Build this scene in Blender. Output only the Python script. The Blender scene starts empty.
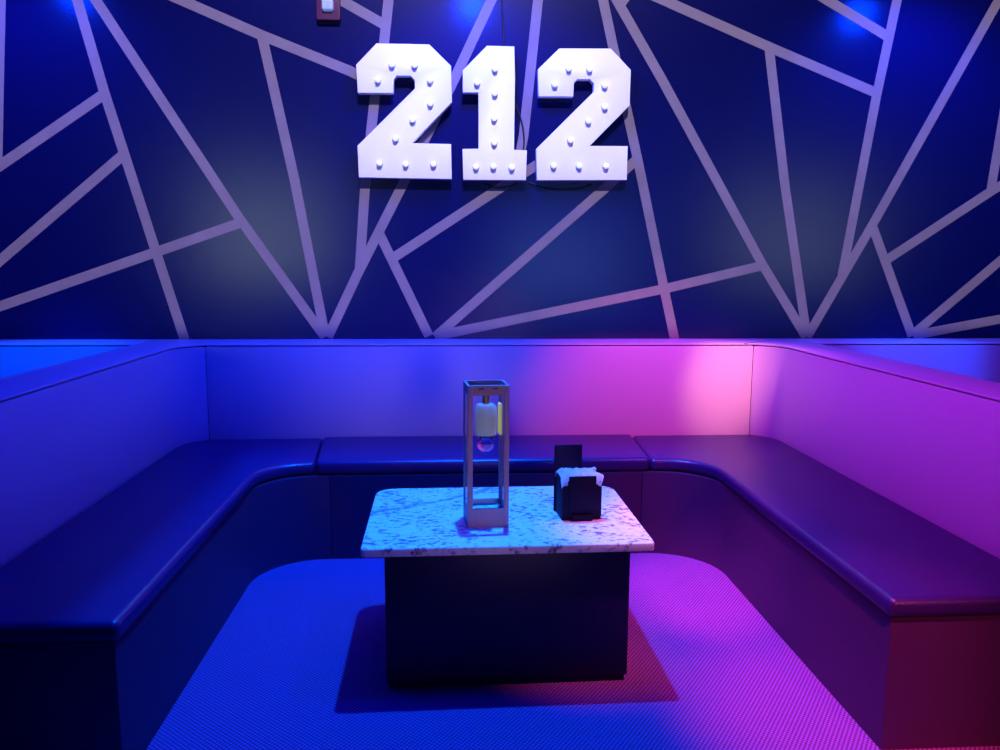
import bpy, bmesh, math, random
from mathutils import Vector, Matrix, noise
STRIPES = [[(-2.158, 3.25), (-2.254, 2.339), (-2.308, 1.8)], [(-1.998, 3.255), (-1.752, 2.198), (-1.538, 1.39), (-1.413, 0.921)], [(-3.336, 1.122), (-1.758, 2.179)], [(-2.79, 0.962), (-1.682, 1.878)], [(-2.744, 0.966), (-1.538, 1.39), (-1.084, 1.549)], [(-2.146, 3.257), (-1.439, 2.11), (-1.099, 1.564), (-0.674, 0.941)], [(-2.441, 3.094), (-0.956, 2.487), (-0.51, 2.32), (-0.398, 2.268)], [(-0.951, 2.482), (-0.812, 1.782), (-0.678, 0.979)], [(-1.601, 3.218), (-0.337, 2.555)], [(-0.234, 3.252), (-0.333, 2.462), (-0.384, 2.198), (-0.444, 1.735), (-0.48, 1.312)], [(0.498, 3.256), (0.016, 2.265), (-0.239, 1.763), (-0.49, 1.285), (-0.658, 0.941)], [(0.519, 3.257), (0.394, 2.013), (0.355, 1.806)], [(-0.303, 1.365), (0.286, 1.748), (0.44, 1.844), (0.885, 2.134)], [(-0.081, 0.941), (0.862, 1.765), (1.006, 1.898)], [(-0.081, 0.946), (1.175, 1.205), (1.717, 1.333)], [(-0.375, 1.497), (-0.114, 0.946)], [(0.663, 3.248), (0.861, 2.468), (1.011, 1.887), (1.177, 1.205), (1.249, 0.917)], [(0.524, 3.244), (1.128, 2.307), (1.722, 1.343), (1.996, 0.939)], [(1.303, 3.249), (0.892, 2.677)], [(-0.005, 3.139), (1.71, 2.481), (2.304, 2.262)], [(1.699, 2.481), (1.828, 1.76), (1.995, 0.967)], [(0.972, 3.254), (2.349, 2.551)], [(2.462, 3.244), (2.309, 2.262), (2.181, 1.285)], [(3.202, 3.247), (2.332, 1.555), (2.002, 0.939)], [(2.34, 1.544), (2.613, 0.944)], [(2.439, 1.375), (3.013, 1.757), (4.233, 2.433)], [(3.123, 3.255), (3.0, 1.751)], [(2.613, 0.949), (3.092, 1.367), (4.158, 2.246)], [(2.625, 0.949), (3.125, 1.04), (4.432, 1.332)]]
NUM = [[(-0.366, 2.443), (-0.099, 2.443), (0.011, 2.341), (0.015, 2.162), (-0.191, 1.954), (0.01, 1.952), (0.013, 1.775), (-0.468, 1.778), (-0.472, 1.937), (-0.174, 2.226), (-0.175, 2.267), (-0.196, 2.288), (-0.266, 2.287), (-0.281, 2.268), (-0.285, 2.202), (-0.465, 2.199), (-0.471, 2.336)], [(0.195, 2.443), (0.336, 2.443), (0.341, 2.282), (0.338, 1.928), (0.406, 1.926), (0.402, 1.774), (0.073, 1.772), (0.069, 1.928), (0.153, 1.931), (0.152, 2.212), (0.071, 2.211), (0.071, 2.32)], [(0.568, 2.438), (0.837, 2.443), (0.945, 2.339), (0.943, 2.161), (0.737, 1.953), (0.939, 1.955), (0.939, 1.781), (0.46, 1.774), (0.455, 1.935), (0.753, 2.227), (0.751, 2.268), (0.731, 2.289), (0.665, 2.287), (0.648, 2.269), (0.645, 2.201), (0.464, 2.198), (0.459, 2.333)]]
BULB = [[(-0.289, 2.338), (-0.174, 2.338), (-0.361, 2.261), (-0.096, 2.266), (-0.096, 2.151), (-0.186, 2.069), (-0.276, 1.974), (-0.36, 1.849), (-0.225, 1.846), (-0.082, 1.848)], [(0.236, 2.327), (0.145, 2.258), (0.236, 2.207), (0.233, 2.082), (0.234, 1.961), (0.139, 1.837), (0.23, 1.84), (0.326, 1.836)], [(0.618, 2.337), (0.726, 2.336), (0.546, 2.256), (0.807, 2.257), (0.81, 2.15), (0.725, 2.077), (0.633, 1.979), (0.546, 1.848), (0.681, 1.849), (0.823, 1.849)]]
CORD = [[(0.274, 2.729), (0.28, 2.583), (0.286, 2.435), (0.292, 2.186)], [(0.34, 2.187), (0.377, 2.096), (0.394, 2.01), (0.392, 1.934), (0.369, 1.804), (0.348, 1.758), (0.295, 1.744), (0.242, 1.741), (0.189, 1.761)], [(0.417, 1.769), (0.482, 1.749), (0.546, 1.736), (0.632, 1.735), (0.708, 1.743), (0.761, 1.762)]]
CARPET_D = (.13, .025, .14)
CARPET_L = (.36, .076, .38)
random.seed(7)
C = bpy.context.scene.collection
PI = math.pi

# ---------------------------------------------------------------- helpers
def tag(o, label=None, cat=None, group=None, kind=None):
    if label: o['label'] = label
    if cat: o['category'] = cat
    if group: o['group'] = group
    if kind: o['kind'] = kind
    return o

def empty(name, loc, rz=0, **k):
    o = bpy.data.objects.new(name, None); C.objects.link(o)
    o.location = loc; o.rotation_euler = (0, 0, rz); o.empty_display_size = .1
    return tag(o, **k)

def obj(name, bm, mat, parent=None, smooth=True, angle=35):
    bmesh.ops.recalc_face_normals(bm, faces=bm.faces)
    me = bpy.data.meshes.new(name); bm.to_mesh(me); bm.free()
    for m in (mat if isinstance(mat, (list, tuple)) else [mat]): me.materials.append(m)
    if smooth:
        for p in me.polygons: p.use_smooth = True
        me.set_sharp_from_angle(angle=math.radians(angle))
    o = bpy.data.objects.new(name, me); C.objects.link(o)
    if parent: o.parent = parent
    return o

def arc(cx, cy, r, a0, a1, n=10):
    return [(cx + r*math.cos(math.radians(a0+(a1-a0)*i/n)), cy + r*math.sin(math.radians(a0+(a1-a0)*i/n))) for i in range(n+1)]

def prism(bm, pts, z0, z1, bev=0, seg=3, which='all', xf=None, mi=0):
    """closed plan outline extruded between two heights, edges rounded"""
    vb = [bm.verts.new((p[0], p[1], z0)) for p in pts]
    vt = [bm.verts.new((p[0], p[1], z1)) for p in pts]
    n = len(pts); fs = []
    fs.append(bm.faces.new(vb[::-1])); top = bm.faces.new(vt); fs.append(top)
    for i in range(n):
        fs.append(bm.faces.new((vb[i], vb[(i+1) % n], vt[(i+1) % n], vt[i])))
    for f in fs: f.material_index = mi
    bmesh.ops.recalc_face_normals(bm, faces=fs)
    new = set(vb+vt)
    if bev:
        es = set()
        for f in fs:
            for e in f.edges:
                vert = abs(e.verts[0].co.z-e.verts[1].co.z) > 1e-6
                a = e.calc_face_angle(0)
                if a < math.radians(25): continue
                if which == 'top' and (vert or e.verts[0].co.z < (z0+z1)/2): continue
                if which == 'vert' and not vert: continue
                if which == 'horiz' and vert: continue
                es.add(e)
        r = bmesh.ops.bevel(bm, geom=list(es), offset=bev, segments=seg, profile=.5, affect='EDGES', clamp_overlap=True)
        for f in r['faces']: f.material_index = mi
        new = set(v for v in new if v.is_valid) | set(r['verts'])
    if xf is not None:
        for v in new: v.co = xf @ v.co
    return new

def box(bm, x0, x1, y0, y1, z0, z1, bev=0, seg=2, xf=None, which='all', mi=0):
    return prism(bm, [(x0, y0), (x1, y0), (x1, y1), (x0, y1)], z0, z1, bev, seg, which, xf, mi)

def lathe(bm, prof, n=20, xf=None, cap=True):
    rings = []
    for r, z in prof:
        if r < 1e-6: rings.append([bm.verts.new((0, 0, z))])
        else: rings.append([bm.verts.new((r*math.cos(2*PI*i/n), r*math.sin(2*PI*i/n), z)) for i in range(n)])
    for a, b in zip(rings[:-1], rings[1:]):
        for i in range(n):
            j = (i+1) % n
            if len(a) == 1 and len(b) == 1: continue
            if len(a) == 1: bm.faces.new((a[0], b[i], b[j]))
            elif len(b) == 1: bm.faces.new((a[i], a[j], b[0]))
            else: bm.faces.new((a[i], a[j], b[j], b[i]))
    if cap:
        for rg in (rings[0], rings[-1]):
            if len(rg) > 2: bm.faces.new(rg)
    vs = [v for rg in rings for v in rg]
    if xf is not None:
        for v in vs: v.co = xf @ v.co
    return vs

def tube(bm, pts, r, n=8, closed=False):
    P = [Vector(p) for p in pts]; rings = []
    up = Vector((0.13, 0.21, 1)).normalized(); m = len(P)
    for i, p in enumerate(P):
        a = P[i-1] if (i or closed) else p; b = P[(i+1) % m] if (i < m-1 or closed) else p
        t = (b-a).normalized(); u = t.cross(up)
        if u.length < .05: u = t.cross(Vector((1, 0, 0)))
        u.normalize(); w = u.cross(t).normalized()
        rings.append([bm.verts.new(p + r*(math.cos(2*PI*k/n)*u + math.sin(2*PI*k/n)*w)) for k in range(n)])
    rng = range(m) if closed else range(m-1)
    for i in rng:
        A, B = rings[i], rings[(i+1) % m]
        for k in range(n): bm.faces.new((A[k], A[(k+1) % n], B[(k+1) % n], B[k]))
    if not closed:
        bm.faces.new(rings[0]); bm.faces.new(rings[-1])

def smooth_path(pts, n=8):
    P = [Vector(p) for p in pts]; out = []
    for i in range(len(P)-1):
        p0 = P[max(i-1, 0)]; p1 = P[i]; p2 = P[i+1]; p3 = P[min(i+2, len(P)-1)]
        for k in range(n):
            t = k/n
            out.append(.5*((2*p1)+(p2-p0)*t+(2*p0-5*p1+4*p2-p3)*t*t+(3*p1-p0-3*p2+p3)*t**3))
    out.append(P[-1]); return out

# ---------------------------------------------------------------- materials
def mat(name, col, rough=.5, metal=0, spec=.5, emit=None, es=0, trans=0, ior=1.45, coat=0):
    m = bpy.data.materials.new(name); m.use_nodes = True
    b = m.node_tree.nodes['Principled BSDF']
    b.inputs['Base Color'].default_value = (*col, 1); b.inputs['Roughness'].default_value = rough
    b.inputs['Metallic'].default_value = metal; b.inputs['Specular IOR Level'].default_value = spec
    b.inputs['Transmission Weight'].default_value = trans; b.inputs['IOR'].default_value = ior
    b.inputs['Coat Weight'].default_value = coat
    if emit: b.inputs['Emission Color'].default_value = (*emit, 1); b.inputs['Emission Strength'].default_value = es
    return m

def N(m, t, **k):
    n = m.node_tree.nodes.new(t)
    for a, v in k.items(): setattr(n, a, v)
    return n
def L(m, a, b): m.node_tree.links.new(a, b)
def bsdf(m): return m.node_tree.nodes['Principled BSDF']

def bump(m, height, strength=.3, dist=.002):
    b = N(m, 'ShaderNodeBump'); b.inputs['Strength'].default_value = strength; b.inputs['Distance'].default_value = dist
    L(m, height, b.inputs['Height']); L(m, b.outputs['Normal'], bsdf(m).inputs['Normal'])

def ramp(m, fac, stops):
    r = N(m, 'ShaderNodeValToRGB'); e = r.color_ramp.elements
    while len(e) < len(stops): e.new(.5)
    for s, (p, c) in zip(e, stops): s.position = p; s.color = (*c, 1)
    L(m, fac, r.inputs['Fac']); return r.outputs['Color']

def leather(name, col, rough, strength=.25, wr=.5):
    m = mat(name, col, rough, spec=.5)
    tc = N(m, 'ShaderNodeTexCoord')
    n1 = N(m, 'ShaderNodeTexNoise'); n1.inputs['Scale'].default_value = 7; n1.inputs['Detail'].default_value = 3
    n2 = N(m, 'ShaderNodeTexVoronoi'); n2.inputs['Scale'].default_value = 260
    L(m, tc.outputs['Object'], n1.inputs['Vector']); L(m, tc.outputs['Object'], n2.inputs['Vector'])
    mx = N(m, 'ShaderNodeMath', operation='MULTIPLY_ADD'); mx.inputs[1].default_value = .08
    L(m, n2.outputs['Distance'], mx.inputs[0]); 
    s = N(m, 'ShaderNodeMath', operation='MULTIPLY'); s.inputs[1].default_value = wr
    L(m, n1.outputs['Fac'], s.inputs[0]); L(m, s.outputs[0], mx.inputs[2])
    bump(m, mx.outputs[0], strength, .02)
    return m

M = {}
M['white_leather'] = leather('white_leather', (.57, .56, .66), .42, .12)
M['black_leather'] = leather('black_leather', (.026, .0065, .095), .34, .18)
M['kick'] = leather('kick_vinyl', (.05, .012, .07), .5, .1)
M['dark_core'] = mat('dark_seam', (.012, .011, .014), .8)
M['piping'] = mat('piping_cord', (.02, .018, .03), .5)
M['pedestal'] = mat('black_laminate', (.007, .007, .055), .45, spec=.3)
M['navy'] = mat('navy_wall_paint', (.0010, .0022, .060), .22, spec=.4)
M['stripe'] = mat('lilac_stripe_paint', (.18, .14, .19), .5, spec=.3)
M['marquee'] = mat('white_enamel', (.86, .85, .86), .45, spec=.4)
M['marquee_side'] = M['marquee']
M['bulb'] = mat('bulb_glass_with_glint', (.93, .93, .95), .12, coat=.6, emit=(.9, .92, 1), es=.6)  # bulbs are unlit; the emission stands in for their bright highlights
M['socket'] = mat('pale_socket', (.6, .6, .64), .35)
M['cord'] = mat('black_rubber_cord', (.006, .006, .008), .6)
M['red_plastic'] = mat('red_plastic', (.09, .014, .06), .4)
M['lens'] = mat('clear_strobe_lens', (.75, .85, .95), .08, trans=.5, emit=(.2, .4, 1), es=.12)
M['lantern'] = mat('taupe_wood', (.46, .30, .34), .5)
M['slot'] = mat('dark_slot', (.01, .01, .012), .6)
M['pane'] = mat('clear_pane', (1, 1, 1), .02, trans=1, ior=1.1, spec=.3)
M['bulb_glass'] = mat('clear_bulb_glass', (.95, .97, 1), .02, trans=1, ior=1.2)
M['shade'] = mat('frosted_shade', (.36, .42, .45), .5, emit=(.32, .42, .30), es=.16)
M['glow'] = mat('yellow_reflection_glow', (.6, .6, .2), .5, emit=(.75, .75, .10), es=.28)  # yellow light reflected on the lantern stile, put in as emission
M['brass'] = mat('dull_brass', (.35, .27, .12), .35, metal=.8)
M['caddy'] = mat('black_plastic', (.010, .004, .028), .6, spec=.12)
M['caddy_back'] = mat('dark_acrylic', (.012, .005, .045), .5, spec=.15)
M['napkin'] = mat('white_paper', (.88, .86, .9), .85, spec=.2)

# patterned materials
m = M['navy']; tc = N(m, 'ShaderNodeTexCoord'); n = N(m, 'ShaderNodeTexNoise')
n.inputs['Scale'].default_value = 60; n.inputs['Detail'].default_value = 4
L(m, tc.outputs['Object'], n.inputs['Vector']); bump(m, n.outputs['Fac'], .08, .003)
m = M['stripe']; tc = N(m, 'ShaderNodeTexCoord'); n = N(m, 'ShaderNodeTexNoise'); n.inputs['Scale'].default_value = 9
L(m, tc.outputs['Object'], n.inputs['Vector'])
L(m, ramp(m, n.outputs['Fac'], [(.3, (.168, .132, .178)), (.7, (.195, .153, .205))]), bsdf(m).inputs['Base Color'])

# carpet : woven loop pile, diagonal twill
m = M['carpet'] = mat('woven_carpet', (.2, .06, .3), .9, spec=.1)
tc = N(m, 'ShaderNodeTexCoord')
def wave(ang, scale, dist):
    mp = N(m, 'ShaderNodeMapping'); mp.inputs['Rotation'].default_value = (0, 0, math.radians(ang))
    L(m, tc.outputs['Object'], mp.inputs['Vector'])
    w = N(m, 'ShaderNodeTexWave', wave_type='BANDS', bands_direction='X'); w.inputs['Scale'].default_value = scale
    w.inputs['Distortion'].default_value = dist; w.inputs['Detail'].default_value = 2; w.inputs['Detail Scale'].default_value = 3
    L(m, mp.outputs['Vector'], w.inputs['Vector']); return w.outputs['Fac']
w1 = wave(36, 28, .5); w2 = wave(-49, 28, .5)
ad = N(m, 'ShaderNodeMath', operation='MULTIPLY_ADD'); ad.inputs[1].default_value = .85
L(m, w2, ad.inputs[0]); L(m, w1, ad.inputs[2])
nz = N(m, 'ShaderNodeTexNoise'); nz.inputs['Scale'].default_value = 240; nz.inputs['Detail'].default_value = 2
L(m, tc.outputs['Object'], nz.inputs['Vector'])
ad2 = N(m, 'ShaderNodeMath', operation='MULTIPLY_ADD'); ad2.inputs[1].default_value = .5
L(m, nz.outputs['Fac'], ad2.inputs[0]); L(m, ad.outputs[0], ad2.inputs[2])
hf = N(m, 'ShaderNodeMath', operation='MULTIPLY'); hf.inputs[1].default_value = .65; L(m, ad2.outputs[0], hf.inputs[0])
L(m, ramp(m, hf.outputs[0], [(.55, CARPET_D), (1.0, CARPET_L)]), bsdf(m).inputs['Base Color'])
bump(m, ad2.outputs[0], .5, .004)

# granite : pale with dark specks and a drifting vein
m = M['granite'] = mat('speckled_granite', (.8, .8, .8), .34, spec=.3)
tc = N(m, 'ShaderNodeTexCoord')
n1 = N(m, 'ShaderNodeTexNoise'); n1.inputs['Scale'].default_value = 38; n1.inputs['Detail'].default_value = 4; n1.inputs['Roughness'].default_value = .65
n2 = N(m, 'ShaderNodeTexNoise'); n2.inputs['Scale'].default_value = 9; n2.inputs['Detail'].default_value = 3
mp = N(m, 'ShaderNodeMapping'); mp.inputs['Rotation'].default_value = (0, 0, .5); mp.inputs['Scale'].default_value = (1, 1.35, 1)
L(m, tc.outputs['Object'], mp.inputs['Vector']); L(m, mp.outputs['Vector'], n1.inputs['Vector']); L(m, tc.outputs['Object'], n2.inputs['Vector'])
sm = N(m, 'ShaderNodeMath', operation='MULTIPLY_ADD'); sm.inputs[1].default_value = .35
L(m, n2.outputs['Fac'], sm.inputs[0]); L(m, n1.outputs['Fac'], sm.inputs[2])
base = ramp(m, sm.outputs[0], [(.51, (.09, .09, .13)), (.57, (.32, .31, .35)), (.64, (.80, .79, .80)), (.80, (.88, .87, .87))])
sp = N(m, 'ShaderNodeSeparateXYZ'); L(m, tc.outputs['Object'], sp.inputs[0])
def mt(op, a, b=None, c=None):
    q = N(m, 'ShaderNodeMath', operation=op)
    for i, v in enumerate((a, b, c)):
        if v is None: continue
        if isinstance(v, (int, float)): q.inputs[i].default_value = v
        else: L(m, v, q.inputs[i])
    return q.outputs[0]
d = mt('MULTIPLY_ADD', sp.outputs['X'], -.62, sp.outputs['Y'])            # a dark vein drifting across the left back corner
d = mt('ADD', d, -.300); d = mt('MULTIPLY_ADD', n2.outputs['Fac'], .10, mt('ADD', d, -.05))
d = mt('SUBTRACT', .022, mt('ABSOLUTE', d)); d = mt('MULTIPLY', mt('MAXIMUM', d, 0.0), 45.0)
d = mt('MULTIPLY', mt('MINIMUM', d, 1.0), mt('GREATER_THAN', n1.outputs['Fac'], .47)); d = mt('MULTIPLY', d, mt('LESS_THAN', sp.outputs['X'], .02))
mx = N(m, 'ShaderNodeMix', data_type='RGBA'); L(m, d, mx.inputs['Factor']); L(m, base, mx.inputs[6]); mx.inputs[7].default_value = (.12, .12, .16, 1)
L(m, mx.outputs[2], bsdf(m).inputs['Base Color'])

# ---------------------------------------------------------------- setting
bm = bmesh.new(); box(bm, -4.0, 4.6, -1.2, 4.47, -.1, 0)
tag(obj('floor', bm, M['carpet'], smooth=False), 'woven carpet floor inside the booth', None, kind='structure')

bm = bmesh.new(); box(bm, -4.0, 4.6, 4.27, 4.47, 0, 3.3)
k = 0
for poly in STRIPES:                       # painted stripes of the mural, part of the wall's mesh
    k += 1; yy = 4.27 - .0006 - .00006*k; P = [Vector((p[0], p[1])) for p in poly]; w = .0255
    lft, rgt = [], []
    for i, p in enumerate(P):
        d = ((P[i+1] if i < len(P)-1 else p) - (P[i-1] if i else p)).normalized(); nn = Vector((-d.y, d.x))
        lft.append(p+nn*w); rgt.append(p-nn*w)
    for i in range(len(P)-1):
        q = [lft[i], lft[i+1], rgt[i+1], rgt[i]]
        a = [bm.verts.new((v.x, yy, v.y)) for v in q]; b = [bm.verts.new((v.x, 4.28, v.y)) for v in q]
        fs = [bm.faces.new(a), bm.faces.new(b[::-1])]
        for j in range(4): fs.append(bm.faces.new((a[j], a[(j+1) % 4], b[(j+1) % 4], b[j])))
        for f in fs: f.material_index = 1
tag(obj('wall_back', bm, [M['navy'], M['stripe']], smooth=False), 'dark navy wall with a mural of angular lilac stripes', None, kind='structure')

# ---------------------------------------------------------------- booth benches
XL, XR = -.83, 1.18                      # seat edges
BL, BR = -1.338, 1.70                    # backrest faces
YB, YS = 4.005, 3.47
HS, HB = .45, .927
def bench(name_label, cushion_pts, base_pts, top=HS):
    cx = sum(p[0] for p in base_pts)/len(base_pts); cy = sum(p[1] for p in base_pts)/len(base_pts)
    t = empty('booth_bench', (cx, cy, 0), label=name_label, cat='bench', group='leather benches of the booth')
    cushion_pts = [(p[0], min(p[1], 3.982)) for p in cushion_pts]
    bm = bmesh.new(); prism(bm, [(p[0]-cx, p[1]-cy) for p in cushion_pts], .392, top, .021, 5)
    obj('seat_cushion', bm, M['black_leather'], t, angle=50)
    bm = bmesh.new(); prism(bm, [(p[0]-cx, p[1]-cy) for p in base_pts], 0, .39, .006, 2, 'vert')
    obj('bench_base', bm, M['kick'], t, angle=40)
    return t
rs, rb = .22, .28
o = .015
left_c = [(XL, 1.90)] + arc(XL+rs, YS-rs, rs, 180, 90, 10) + [(-.653, 3.982)] + arc(BL+.2, YB-.2, .195, 90, 180, 8) + [(BL+.005, 1.90)]
left_b = [(XL-o, 1.915)] + arc(XL-o+rb, YS-.006-rb, rb, 180, 90, 10) + [(-.5435, YS-.006), (-.5435, 3.97), (BL+.03, 3.97), (BL+.03, 1.915)]
bench('black leather bench on the left side of the booth, turning the left corner', left_c, left_b)
right_c = [(BR-.005, 1.93)] + arc(BR-.2, YB-.2, .195, 0, 90, 8) + [(.951, 3.982), (.922, YS)] + arc(XR-rs, YS-rs, rs, 90, 0, 10) + [(XR, 1.93)]
right_b = [(XR+o, 1.945), (BR-.03, 1.945), (BR-.03, 3.97), (.8835, 3.97), (.8835, YS-.006)] + arc(XR+o-rb, YS-.006-rb, rb, 90, 0, 10)
bench('black leather bench on the right side of the booth, turning the right corner', right_c, right_b)
mid_c = [(-.602, YS-.004), (.919, YS-.004), (.948, 3.982), (-.650, 3.982)]
mid_b = [(-.543, YS-.006), (.883, YS-.006), (.883, 3.97), (-.543, 3.97)]
bench('straight middle bench along the mural wall, behind the granite table', mid_c, mid_b, .457)

# ---------------------------------------------------------------- booth backrests
def backrest(label, panel, core, cap, extra_panel=None, end=None):
    cx = sum(p[0] for p in core)/len(core); cy = sum(p[1] for p in core)/len(core)
    sh = lambda P: [(p[0]-cx, p[1]-cy) for p in P]
    t = empty('booth_divider', (cx, cy, 0), label=label, cat='divider', group='white padded dividers of the booths')
    bm = bmesh.new(); prism(bm, sh(core), 0, .9225)
    obj('backrest_core', bm, M['dark_core'], t, smooth=False)
    for P in [panel] + ([extra_panel] if extra_panel else []):
        bm = bmesh.new(); prism(bm, sh(P), .425, .9185, .0025, 2)
        obj('padded_panel', bm, M['white_leather'], t, angle=50)
    if end:
        bm = bmesh.new(); prism(bm, sh(end), 0, .9185, .0025, 2); obj('end_panel', bm, M['white_leather'], t, angle=50)
    bm = bmesh.new(); prism(bm, sh(cap), .923, .931, .0055, 3)
    obj('top_cap', bm, M['white_leather'], t, angle=50)
    return t
def side_curve(bx, sgn, r, yend=None):
    """inner face of a side backrest from the front end round into the corner"""
    a = arc(bx-sgn*r, YB-r, r, 0 if sgn > 0 else 180, 65 if sgn > 0 else 115, 9)
    return a
T = .235
# left side
c = side_curve(BL, -1, .2); d = side_curve(BL-.05, -1, .25)
panel_l = [(BL, 1.90)] + c + d[::-1] + [(BL-.05, 1.90)]
core_l = [(BL-.02, 1.91)] + side_curve(BL-.02, -1, .22) + [(-1.24, 4.262), (BL-T+.02, 4.262), (BL-T+.02, 1.91)]
outer_l = [(BL-T, 1.90), (BL-T+.05, 1.90), (BL-T+.05, 3.98), (BL-T, 3.98)]
cap_l = [(BL-.002, 1.888)] + arc(BL+.2, YB-.2, .202, 180, 101, 12) + [(-1.17, 3.985), (-.924, 3.985), (-.924, 4.266), (BL-T, 4.266), (BL-T, 1.888)]
backrest('white padded partition backrest on the left side of the booth', panel_l, core_l, cap_l, outer_l, [(BL-T, 1.888), (BL, 1.888), (BL, 1.899), (BL-T, 1.899)])
c = side_curve(BR, 1, .2); d = side_curve(BR+.05, 1, .25)
panel_r = [(BR, 1.93)] + c + d[::-1] + [(BR+.05, 1.93)]
core_r = [(BR+.02, 1.94)] + side_curve(BR+.02, 1, .22) + [(1.60, 4.262), (BR+T-.02, 4.262), (BR+T-.02, 1.94)]
outer_r = [(BR+T-.05, 1.93), (BR+T, 1.93), (BR+T, 3.98), (BR+T-.05, 3.98)]
cap_r = [(BR+.002, 1.918)] + arc(BR-.2, YB-.2, .202, 0, 79, 12) + [(1.54, 3.985), (1.534, 3.985), (1.534, 4.266), (BR+T, 4.266), (BR+T, 1.918)]
backrest('white padded partition backrest on the right side of the booth', panel_r, core_r, cap_r, outer_r, [(BR, 1.918), (BR+T, 1.918), (BR+T, 1.929), (BR, 1.929)])
# middle
pm = [(-1.2212, 3.984), (1.5832, 3.984), (1.5832, 4.06), (-1.2212, 4.06)]
backrest('white padded backrest along the mural wall under the numerals, lit pink at its right end', pm,
         [(-1.218, 4.01), (1.576, 4.01), (1.576, 4.262), (-1.218, 4.262)],
         [(-.922, 3.985), (1.532, 3.985), (1.532, 4.266), (-.922, 4.266)])
# neighbouring booths
for x0, x1, lab in ((-3.3, BL-T-.004, 'white padded backrest of the next booth, beyond the left partition'),
                    (BR+T+.004, 3.9, 'white padded backrest of the next booth, beyond the right partition')):
    backrest(lab, [(x0, YB), (x1, YB), (x1, YB+.055), (x0, YB+.055)], [(x0, YB+.02), (x1, YB+.02), (x1, 4.262), (x0, 4.262)],
             [(x0, YB), (x1, YB), (x1, 4.266), (x0, 4.266)])

# ---------------------------------------------------------------- table
t = empty('cocktail_table', (.179, 2.64, 0), .0115, label='low table with pale speckled granite top on a black box pedestal', cat='table')
HT = .475
def rrect(x0, x1, y0, y1, rf, rk):
    return arc(x0+rf, y0+rf, rf, 180, 270, 6) + arc(x1-rf, y0+rf, rf, 270, 360, 6) + arc(x1-rk, y1-rk, rk, 0, 90, 8) + arc(x0+rk, y1-rk, rk, 90, 180, 8)
bm = bmesh.new(); prism(bm, rrect(-.459, .458, -.325, .328, .018, .075), HT-.028, HT, .005, 3)
obj('granite_top', bm, M['granite'], t, angle=50)
bm = bmesh.new()
box(bm, -.388, .386, -.297, .29, .02, HT-.028, .003); box(bm, -.380, .378, -.289, .282, 0, .02)
obj('pedestal', bm, M['pedestal'], t)

# ---------------------------------------------------------------- lantern on the table
LW, LD, LH = .137, .128, .474
t = empty('table_lantern', (.118, 2.556, HT), math.radians(5.5), label='tall square taupe lantern with open window and round bulb inside', cat='lantern')
hx, hy = LW/2, LD/2
def face_plate(y0, y1, zb, zt, st, z_low=0):
    """one upright plate with a rectangular opening"""
    b = bmesh.new()
    box(b, -hx, -hx+st, y0, y1, z_low, LH, .002); box(b, hx-st, hx, y0, y1, z_low, LH, .002)
    box(b, -hx+st, hx-st, y0, y1, z_low, zb); box(b, -hx+st, hx-st, y0, y1, LH-zt, LH)
    return b
obj('front_frame', face_plate(-hy, -hy+.012, .062, .032, .017), M['lantern'], t)
b = face_plate(hy-.012, hy, .06, .032, .015)
obj('rear_frame', b, M['lantern'], t)
for s in (-1, 1):
    b = bmesh.new(); x0, x1 = (s*hx, s*(hx-.008)) if s < 0 else (s*(hx-.008), s*hx)
    box(b, x0, x1, -hy+.0121, hy-.0121, 0, .058); obj('side_rail', b, M['lantern'], t)
    b = bmesh.new(); box(b, x0, x1, -hy+.0121, hy-.0121, LH-.03, LH); obj('side_rail', b, M['lantern'], t)
    b = bmesh.new(); xa = s*(hx-.004); box(b, xa-.0015, xa+.0015, -hy+.0125, hy-.0125, .058, LH-.03)
    obj('side_pane', b, M['pane'], t, smooth=False)
b = bmesh.new(); box(b, -hx+.008, hx-.008, -hy+.012, hy-.012, .034, .04)
obj('granite_pattern_floor', b, M['granite'], t)  # floor plate in the tabletop's granite pattern
for sx in (-.024, .022):
    b = bmesh.new(); box(b, sx-.009, sx+.009, -hy-.0008, -hy+.004, LH-.012, LH-.0085); obj('vent_slot', b, M['slot'], t)
b = bmesh.new(); lathe(b, [(.034, .30), (.036, .31), (.036, .39), (.03, .402), (.012, .406), (.012, .40), (.028, .396), (.0335, .388), (.0335, .31)], 28, cap=False)
obj('frosted_shade', b, M['shade'], t)
b = bmesh.new(); lathe(b, [(.013, .452), (.013, .40), (.016, .396), (.016, .335), (.012, .332), (.012, .322)], 18)
obj('lamp_socket', b, M['brass'], t)
b = bmesh.new(); lathe(b, [(.010, .323), (.012, .312), (.022, .298), (.027, .282), (.0285, .268), (.026, .253), (.018, .243), (.0, .239)], 24, cap=False)
g = obj('globe_bulb', b, M['bulb_glass'], t)
b = bmesh.new(); tube(b, [(-.008, 0, .318), (-.011, 0, .29), (-.011, 0, .258), (0, 0, .252), (.011, 0, .258), (.011, 0, .29), (.008, 0, .318)], .0013, 6)
obj('filament', b, M['brass'], g)
b = bmesh.new(); box(b, hx-.026, hx-.0165, -.02, .02, .30, .405, .003)
obj('reflected_glow_strip', b, M['glow'], t)  # added strip, glows in place of yellow light reflected inside the right stile

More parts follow.
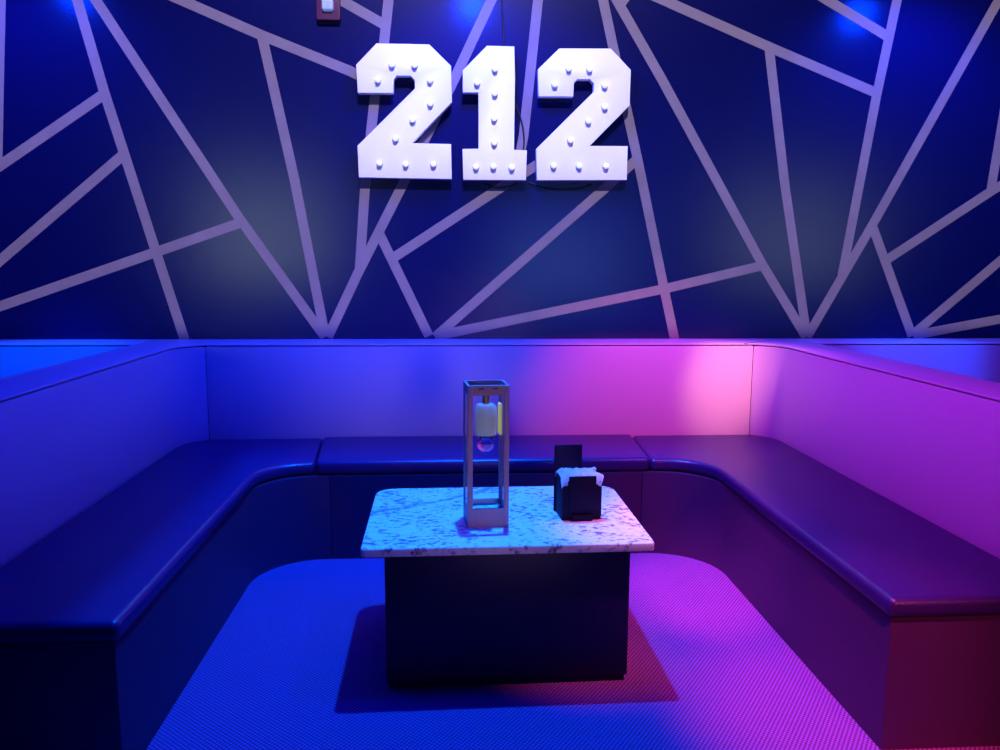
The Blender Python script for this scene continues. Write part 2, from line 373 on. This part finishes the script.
# ---------------------------------------------------------------- napkin caddy
t = empty('napkin_caddy', (.441, 2.60, HT), math.radians(4), label='black napkin caddy with a tall back plate, beside the lantern', cat='napkin holder')
b = bmesh.new()
W2 = .068
box(b, -W2, W2, -.055, -.047, .012, .137, .002); box(b, -W2, W2, .047, .055, .0, .137, .002)
for s in (-1, 1): box(b, s*W2-(.006 if s > 0 else 0), s*W2+(.006 if s < 0 else 0), -.047, .047, 0, .137, .001)
box(b, -W2+.006, W2-.006, -.047, .047, 0, .02)
obj('caddy_body', b, M['caddy'], t)
b = bmesh.new(); box(b, -.047, .047, -.062, -.0551, .035, .156, .003); obj('front_plate', b, M['caddy'], t)
b = bmesh.new(); box(b, -.075, .025, .0555, .063, 0, .238, .003); obj('back_plate', b, M['caddy_back'], t)
b = bmesh.new(); box(b, -.036, .036, -.066, -.0551, 0, .022, .003); obj('front_foot', b, M['caddy'], t)
# crumpled napkin sticking out between the plates, its corners flared over the sides
b = bmesh.new(); nu, nv = 44, 14; grid = []
for i in range(nu+1):
    row = []; u = 2*i/nu-1
    for j in range(nv+1):
        v = j/nv; a = PI*v
        x = -.004 + .068*u + .004*noise.noise(Vector((v*5, u*4, 8)))
        yy = -.050*math.cos(a)
        zz = .138 + .024*math.sin(a)**.3 + .005*noise.noise(Vector((u*5, v*2, 3.1))) + .0035*noise.noise(Vector((u*14, v*5, 1.1)))
        fl = max(0, abs(u)-.62)/.38                       # flared ends
        zz += -.012*fl**3*(1 if u < 0 else .55)
        if abs(u) > .64 and v < .25:                      # folds hanging beside the front plate
            zz -= .012*(1-v/.25); yy -= .007*(1-v/.25)
        if u > .8: x += .010*math.sin(v*9)*(u-.8)*5; zz += .006*math.sin(v*11)*(u-.8)*5
        row.append(b.verts.new((x, yy, zz)))
    grid.append(row)
for i in range(nu):
    for j in range(nv): b.faces.new((grid[i][j], grid[i+1][j], grid[i+1][j+1], grid[i][j+1]))
bmesh.ops.solidify(b, geom=b.faces[:], thickness=.002)
for v in b.verts: v.co = Matrix.Translation((.441, 2.60, HT)) @ Matrix.Rotation(math.radians(4), 4, 'Z') @ v.co
nap = obj('paper_napkin', b, M['napkin'], angle=60)
tag(nap, 'crumpled white paper napkin sticking out of the black caddy', 'napkin')

# ---------------------------------------------------------------- marquee numerals
labels = ['white marquee numeral two studded with bulbs, left of the numeral one',
          'white marquee numeral one studded with bulbs, between the two twos',
          'white marquee numeral two studded with bulbs, right of the numeral one']
for num, bl, lab in zip(NUM, BULB, labels):
    cx = sum(p[0] for p in num)/len(num); zb = min(p[1] for p in num)
    t = empty('marquee_numeral', (cx, 4.252, zb), label=lab, cat='numeral', group='marquee numerals on the wall')
    R = Matrix.Rotation(PI/2, 4, 'X')          # plan (x, y) -> (x, z), extrusion -> -y
    b = bmesh.new()
    prism(b, [(p[0]-cx, p[1]-zb) for p in num], 0, .047, .0025, 2, 'top', xf=R)
    obj('numeral_body', b, M['marquee'], t)
    xc = .22 if num is NUM[1] else cx
    for zc in ((.22, .56) if num is NUM[1] else (.085, .60)):
        b = bmesh.new(); xo = xc if num is NUM[1] else (min(p[0] for p in num)+max(p[0] for p in num))/2
        box(b, xo-cx-.03, xo-cx+.03, .0003, .0175, zc-.02, zc+.02); obj('mounting_block', b, M['socket'], t)
    for x, z in bl:
        X = Matrix.Translation((x-cx, -.047, z-zb)) @ R
        b = bmesh.new(); lathe(b, [(.0175, .0002), (.0175, .004), (.015, .007), (.009, .007)], 20, xf=X)
        s = obj('bulb_socket', b, M['socket'], t)
        b = bmesh.new(); lathe(b, [(.009, .0072), (.0135, .012), (.015, .019), (.013, .026), (.007, .031), (0, .032)], 20, xf=X)
        obj('bulb', b, M['bulb'], s)

# ---------------------------------------------------------------- cords behind the numerals
cord_labels = ['thin black cord hanging from above down behind the numeral one',
               'black cord looping out at the right of the numeral one and under it',
               'black cord sagging just below the right-hand numeral two']
for pts, lab in zip(CORD, cord_labels):
    if lab is cord_labels[0]: pts = [(pts[0][0]-.004, 3.25)] + pts
    b = bmesh.new(); tube(b, smooth_path([(p[0], 4.2625, p[1]) for p in pts]), .0042, 8)
    tag(obj('power_cord', b, M['cord'], angle=80), lab, 'cord', 'cords of the numerals')

# ---------------------------------------------------------------- fire alarm strobe
t = empty('fire_alarm_strobe', (-.609, 4.268, 2.558), label='red wall strobe with clear lens, at the top left of the numerals', cat='alarm')
b = bmesh.new(); R = Matrix.Rotation(PI/2, 4, 'X')
prism(b, rrect(-.059, .059, 0, .165, .008, .008), 0, .035, .004, 2, 'top', xf=R); obj('housing', b, M['red_plastic'], t)
b = bmesh.new(); prism(b, rrect(-.029, .029, .040, .098, .014, .014), .0352, .06, .012, 4, 'top', xf=R); l = obj('strobe_lens', b, M['lens'], t)
b = bmesh.new(); prism(b, rrect(-.012, .012, .058, .082, .006, .006), .0356, .045, .003, 2, 'top', xf=R); obj('flash_tube', b, M['slot'], l)

# ---------------------------------------------------------------- lamps
def spot(name, loc, target, power, col, angle, blend=.3, radius=.05):
    l = bpy.data.lights.new(name, 'SPOT'); l.energy = power; l.color = col; l.spot_size = math.radians(angle)
    l.spot_blend = blend; l.shadow_soft_size = radius
    o = bpy.data.objects.new(name, l); C.objects.link(o); o.location = loc
    o.rotation_euler = (Vector(target)-Vector(loc)).to_track_quat('-Z', 'Y').to_euler(); return o
def area(name, loc, target, power, col, sx, sy, spread=180):
    l = bpy.data.lights.new(name, 'AREA'); l.energy = power; l.color = col; l.shape = 'RECTANGLE'; l.size = sx; l.size_y = sy
    l.spread = math.radians(spread)
    o = bpy.data.objects.new(name, l); C.objects.link(o); o.location = loc
    o.rotation_euler = (Vector(target)-Vector(loc)).to_track_quat('-Z', 'Y').to_euler(); return o
def shutters(o, zlo, zhi, xlo, xhi, soft=(.04, .04), plane=4.27, flat=False):
    """framing shutters of a profile projector: lets light through only towards a rectangle on the wall (or on a level plane)"""
    l = o.data; l.use_nodes = True; nt = l.node_tree
    em = nt.nodes['Emission']; geo = nt.nodes.new('ShaderNodeNewGeometry'); sep = nt.nodes.new('ShaderNodeSeparateXYZ')
    nt.links.new(geo.outputs['Incoming'], sep.inputs[0])
    p = o.location; D = plane - (p.z if flat else p.y); prod = None; den = 'Z' if flat else 'Y'; other = ('Y', p.y) if flat else ('Z', p.z)
    def mth(op, a, b=None, c=None):
        n = nt.nodes.new('ShaderNodeMath'); n.operation = op
        for i, v in enumerate((a, b, c)):
            if v is None: continue
            if isinstance(v, (int, float)): n.inputs[i].default_value = v
            else: nt.links.new(v, n.inputs[i])
        return n.outputs[0]
    for ax, org, lo, hi in (other + (zlo, zhi), ('X', p.x, xlo, xhi)):
        r = mth('DIVIDE', sep.outputs[ax], sep.outputs[den])
        w = mth('MULTIPLY_ADD', r, D, org)
        for edge, sg, sf in ((lo, 1, soft[0]), (hi, -1, soft[1])):
            e = mth('MULTIPLY', mth('SUBTRACT', w, edge), sg/sf)
            e = mth('MINIMUM', mth('MAXIMUM', e, 0.0), 1.0)
            prod = e if prod is None else mth('MULTIPLY', prod, e)
    nt.links.new(prod, em.inputs['Strength'])
ts = spot('table_spot', (.21, 2.95, 3.42), (.19, 2.8, 0), 930, (.002, .19, 1), 66, .15, .03)
shutters(ts, 1.5, 3.85, -1.02, 1.36, (.12, .35), .45, True)
mur = spot('mural_projector', (.35, -1.5, 6.5), (.35, 4.27, 1.75), 2700, (.86, .78, .88), 80, .3, .04)
shutters(mur, .95, 3.2, -3.2, 3.9)
for x, p in ((-2.1, 70), (.14, 110), (2.45, 100)):
    spot('wall_washer', (x, 3.72, 2.84), (x, 4.27, 1.6), p, (.0, .035, 1), 130, .8, .08)
for x in (-2.05, 2.6):
    spot('blue_spot_next_booth', (x, 2.9, 3.0), (x*.96, 4.0, .72), 560, (0, .06, 1), 22, .8, .08)
spot('violet_spot_back', (-.2, 2.4, 3.3), (-.25, 3.99, .72), 350, (.03, .035, .95), 40, 1, .1)
spot('pink_spot_back', (1.9, 1.6, 3.1), (1.10, 3.99, .68), 560, (1, .08, .52), 26, .9, .05)
spot('pink_spot_hot', (1.9, 1.6, 3.1), (1.46, 3.99, .74), 640, (1, .38, .22), 10, 1, .05)
spot('pink_spot_floor', (.55, .7, 3.2), (1.0, 3.0, .05), 1150, (1, .10, .42), 13, .9, .05)
spot('pink_spot_floor', (.55, .7, 3.2), (1.15, 2.15, 0), 720, (1, .10, .42), 18, .9, .05)
spot('pink_spot_table', (1.6, 1.9, 3.1), (.66, 2.45, .47), 330, (1, .25, .6), 14, 1, .05)
spot('magenta_spot', (-.4, 2.2, 3.2), (1.75, 2.9, .65), 360, (.66, .01, .54), 50, .9, .15)
spot('blue_spot_left', (1.1, 2.5, 3.3), (-1.36, 2.9, .6), 190, (.0, .012, 1), 60, .8, .15)
area('blue_shadow_fill', (-.3, 2.65, 3.6), (-.3, 2.7, 0), 75, (0, .006, 1), 2.4, .9)  # unseen overhead fill, added to lift the table's shadow towards deep blue
spot('lavender_front_spot', (.8, -1.5, 1.0), (.14, 2.4, .70), 100, (1, .58, .75), 14, .7, .3)
spot('red_front_spot', (1.9, -.8, 1.7), (1.3, 1.95, .32), 170, (1, .12, .05), 24, .8, .08)
area('wall_patch_fill', (-2.6, -3, 1.8), (-.9, 4.27, 2.1), .7, (.75, .95, .85), 1.6, 1.4, 20)  # unseen area lamps added behind the camera for pale patches mirrored in the wall
area('wall_patch_fill', (5.0, -3, 1.8), (1.9, 4.27, 2.2), .5, (.75, .95, .85), 1.8, 1.4, 20)
area('wall_patch_fill', (1.7, -3, 1.4), (.9, 4.27, 1.9), 1, (.15, .3, 1), 1.8, 1.2, 20)  # added likewise, for a bluish glow in the middle of the wall

w = bpy.data.worlds.new('world'); bpy.context.scene.world = w; w.use_nodes = True
w.node_tree.nodes['Background'].inputs[0].default_value = (.0, .012, 1, 1); w.node_tree.nodes['Background'].inputs[1].default_value = .06

cam = bpy.data.cameras.new('camera'); co = bpy.data.objects.new('camera', cam); C.objects.link(co)
cam.sensor_fit = 'HORIZONTAL'; cam.sensor_width = 36; cam.lens = 28.2053; cam.clip_start = .05
rt = Vector((0.99797041, -0.06349051, 0.00490103)); up = Vector((0.00409944, 0.14085963, 0.99002109)); fw = Vector((0.0635473, 0.98799166, -0.14083402))
mtx = Matrix.Identity(4)
for i in range(3): mtx[i][0] = rt[i]; mtx[i][1] = up[i]; mtx[i][2] = -fw[i]
mtx.translation = (0, 0, 1.33888)
co.matrix_world = mtx
sc = bpy.context.scene; sc.camera = co
sc.view_settings.view_transform = 'Standard'; sc.view_settings.look = 'None'; sc.view_settings.gamma = 1
sc.view_settings.exposure = 0; sc.view_settings.use_curve_mapping = False
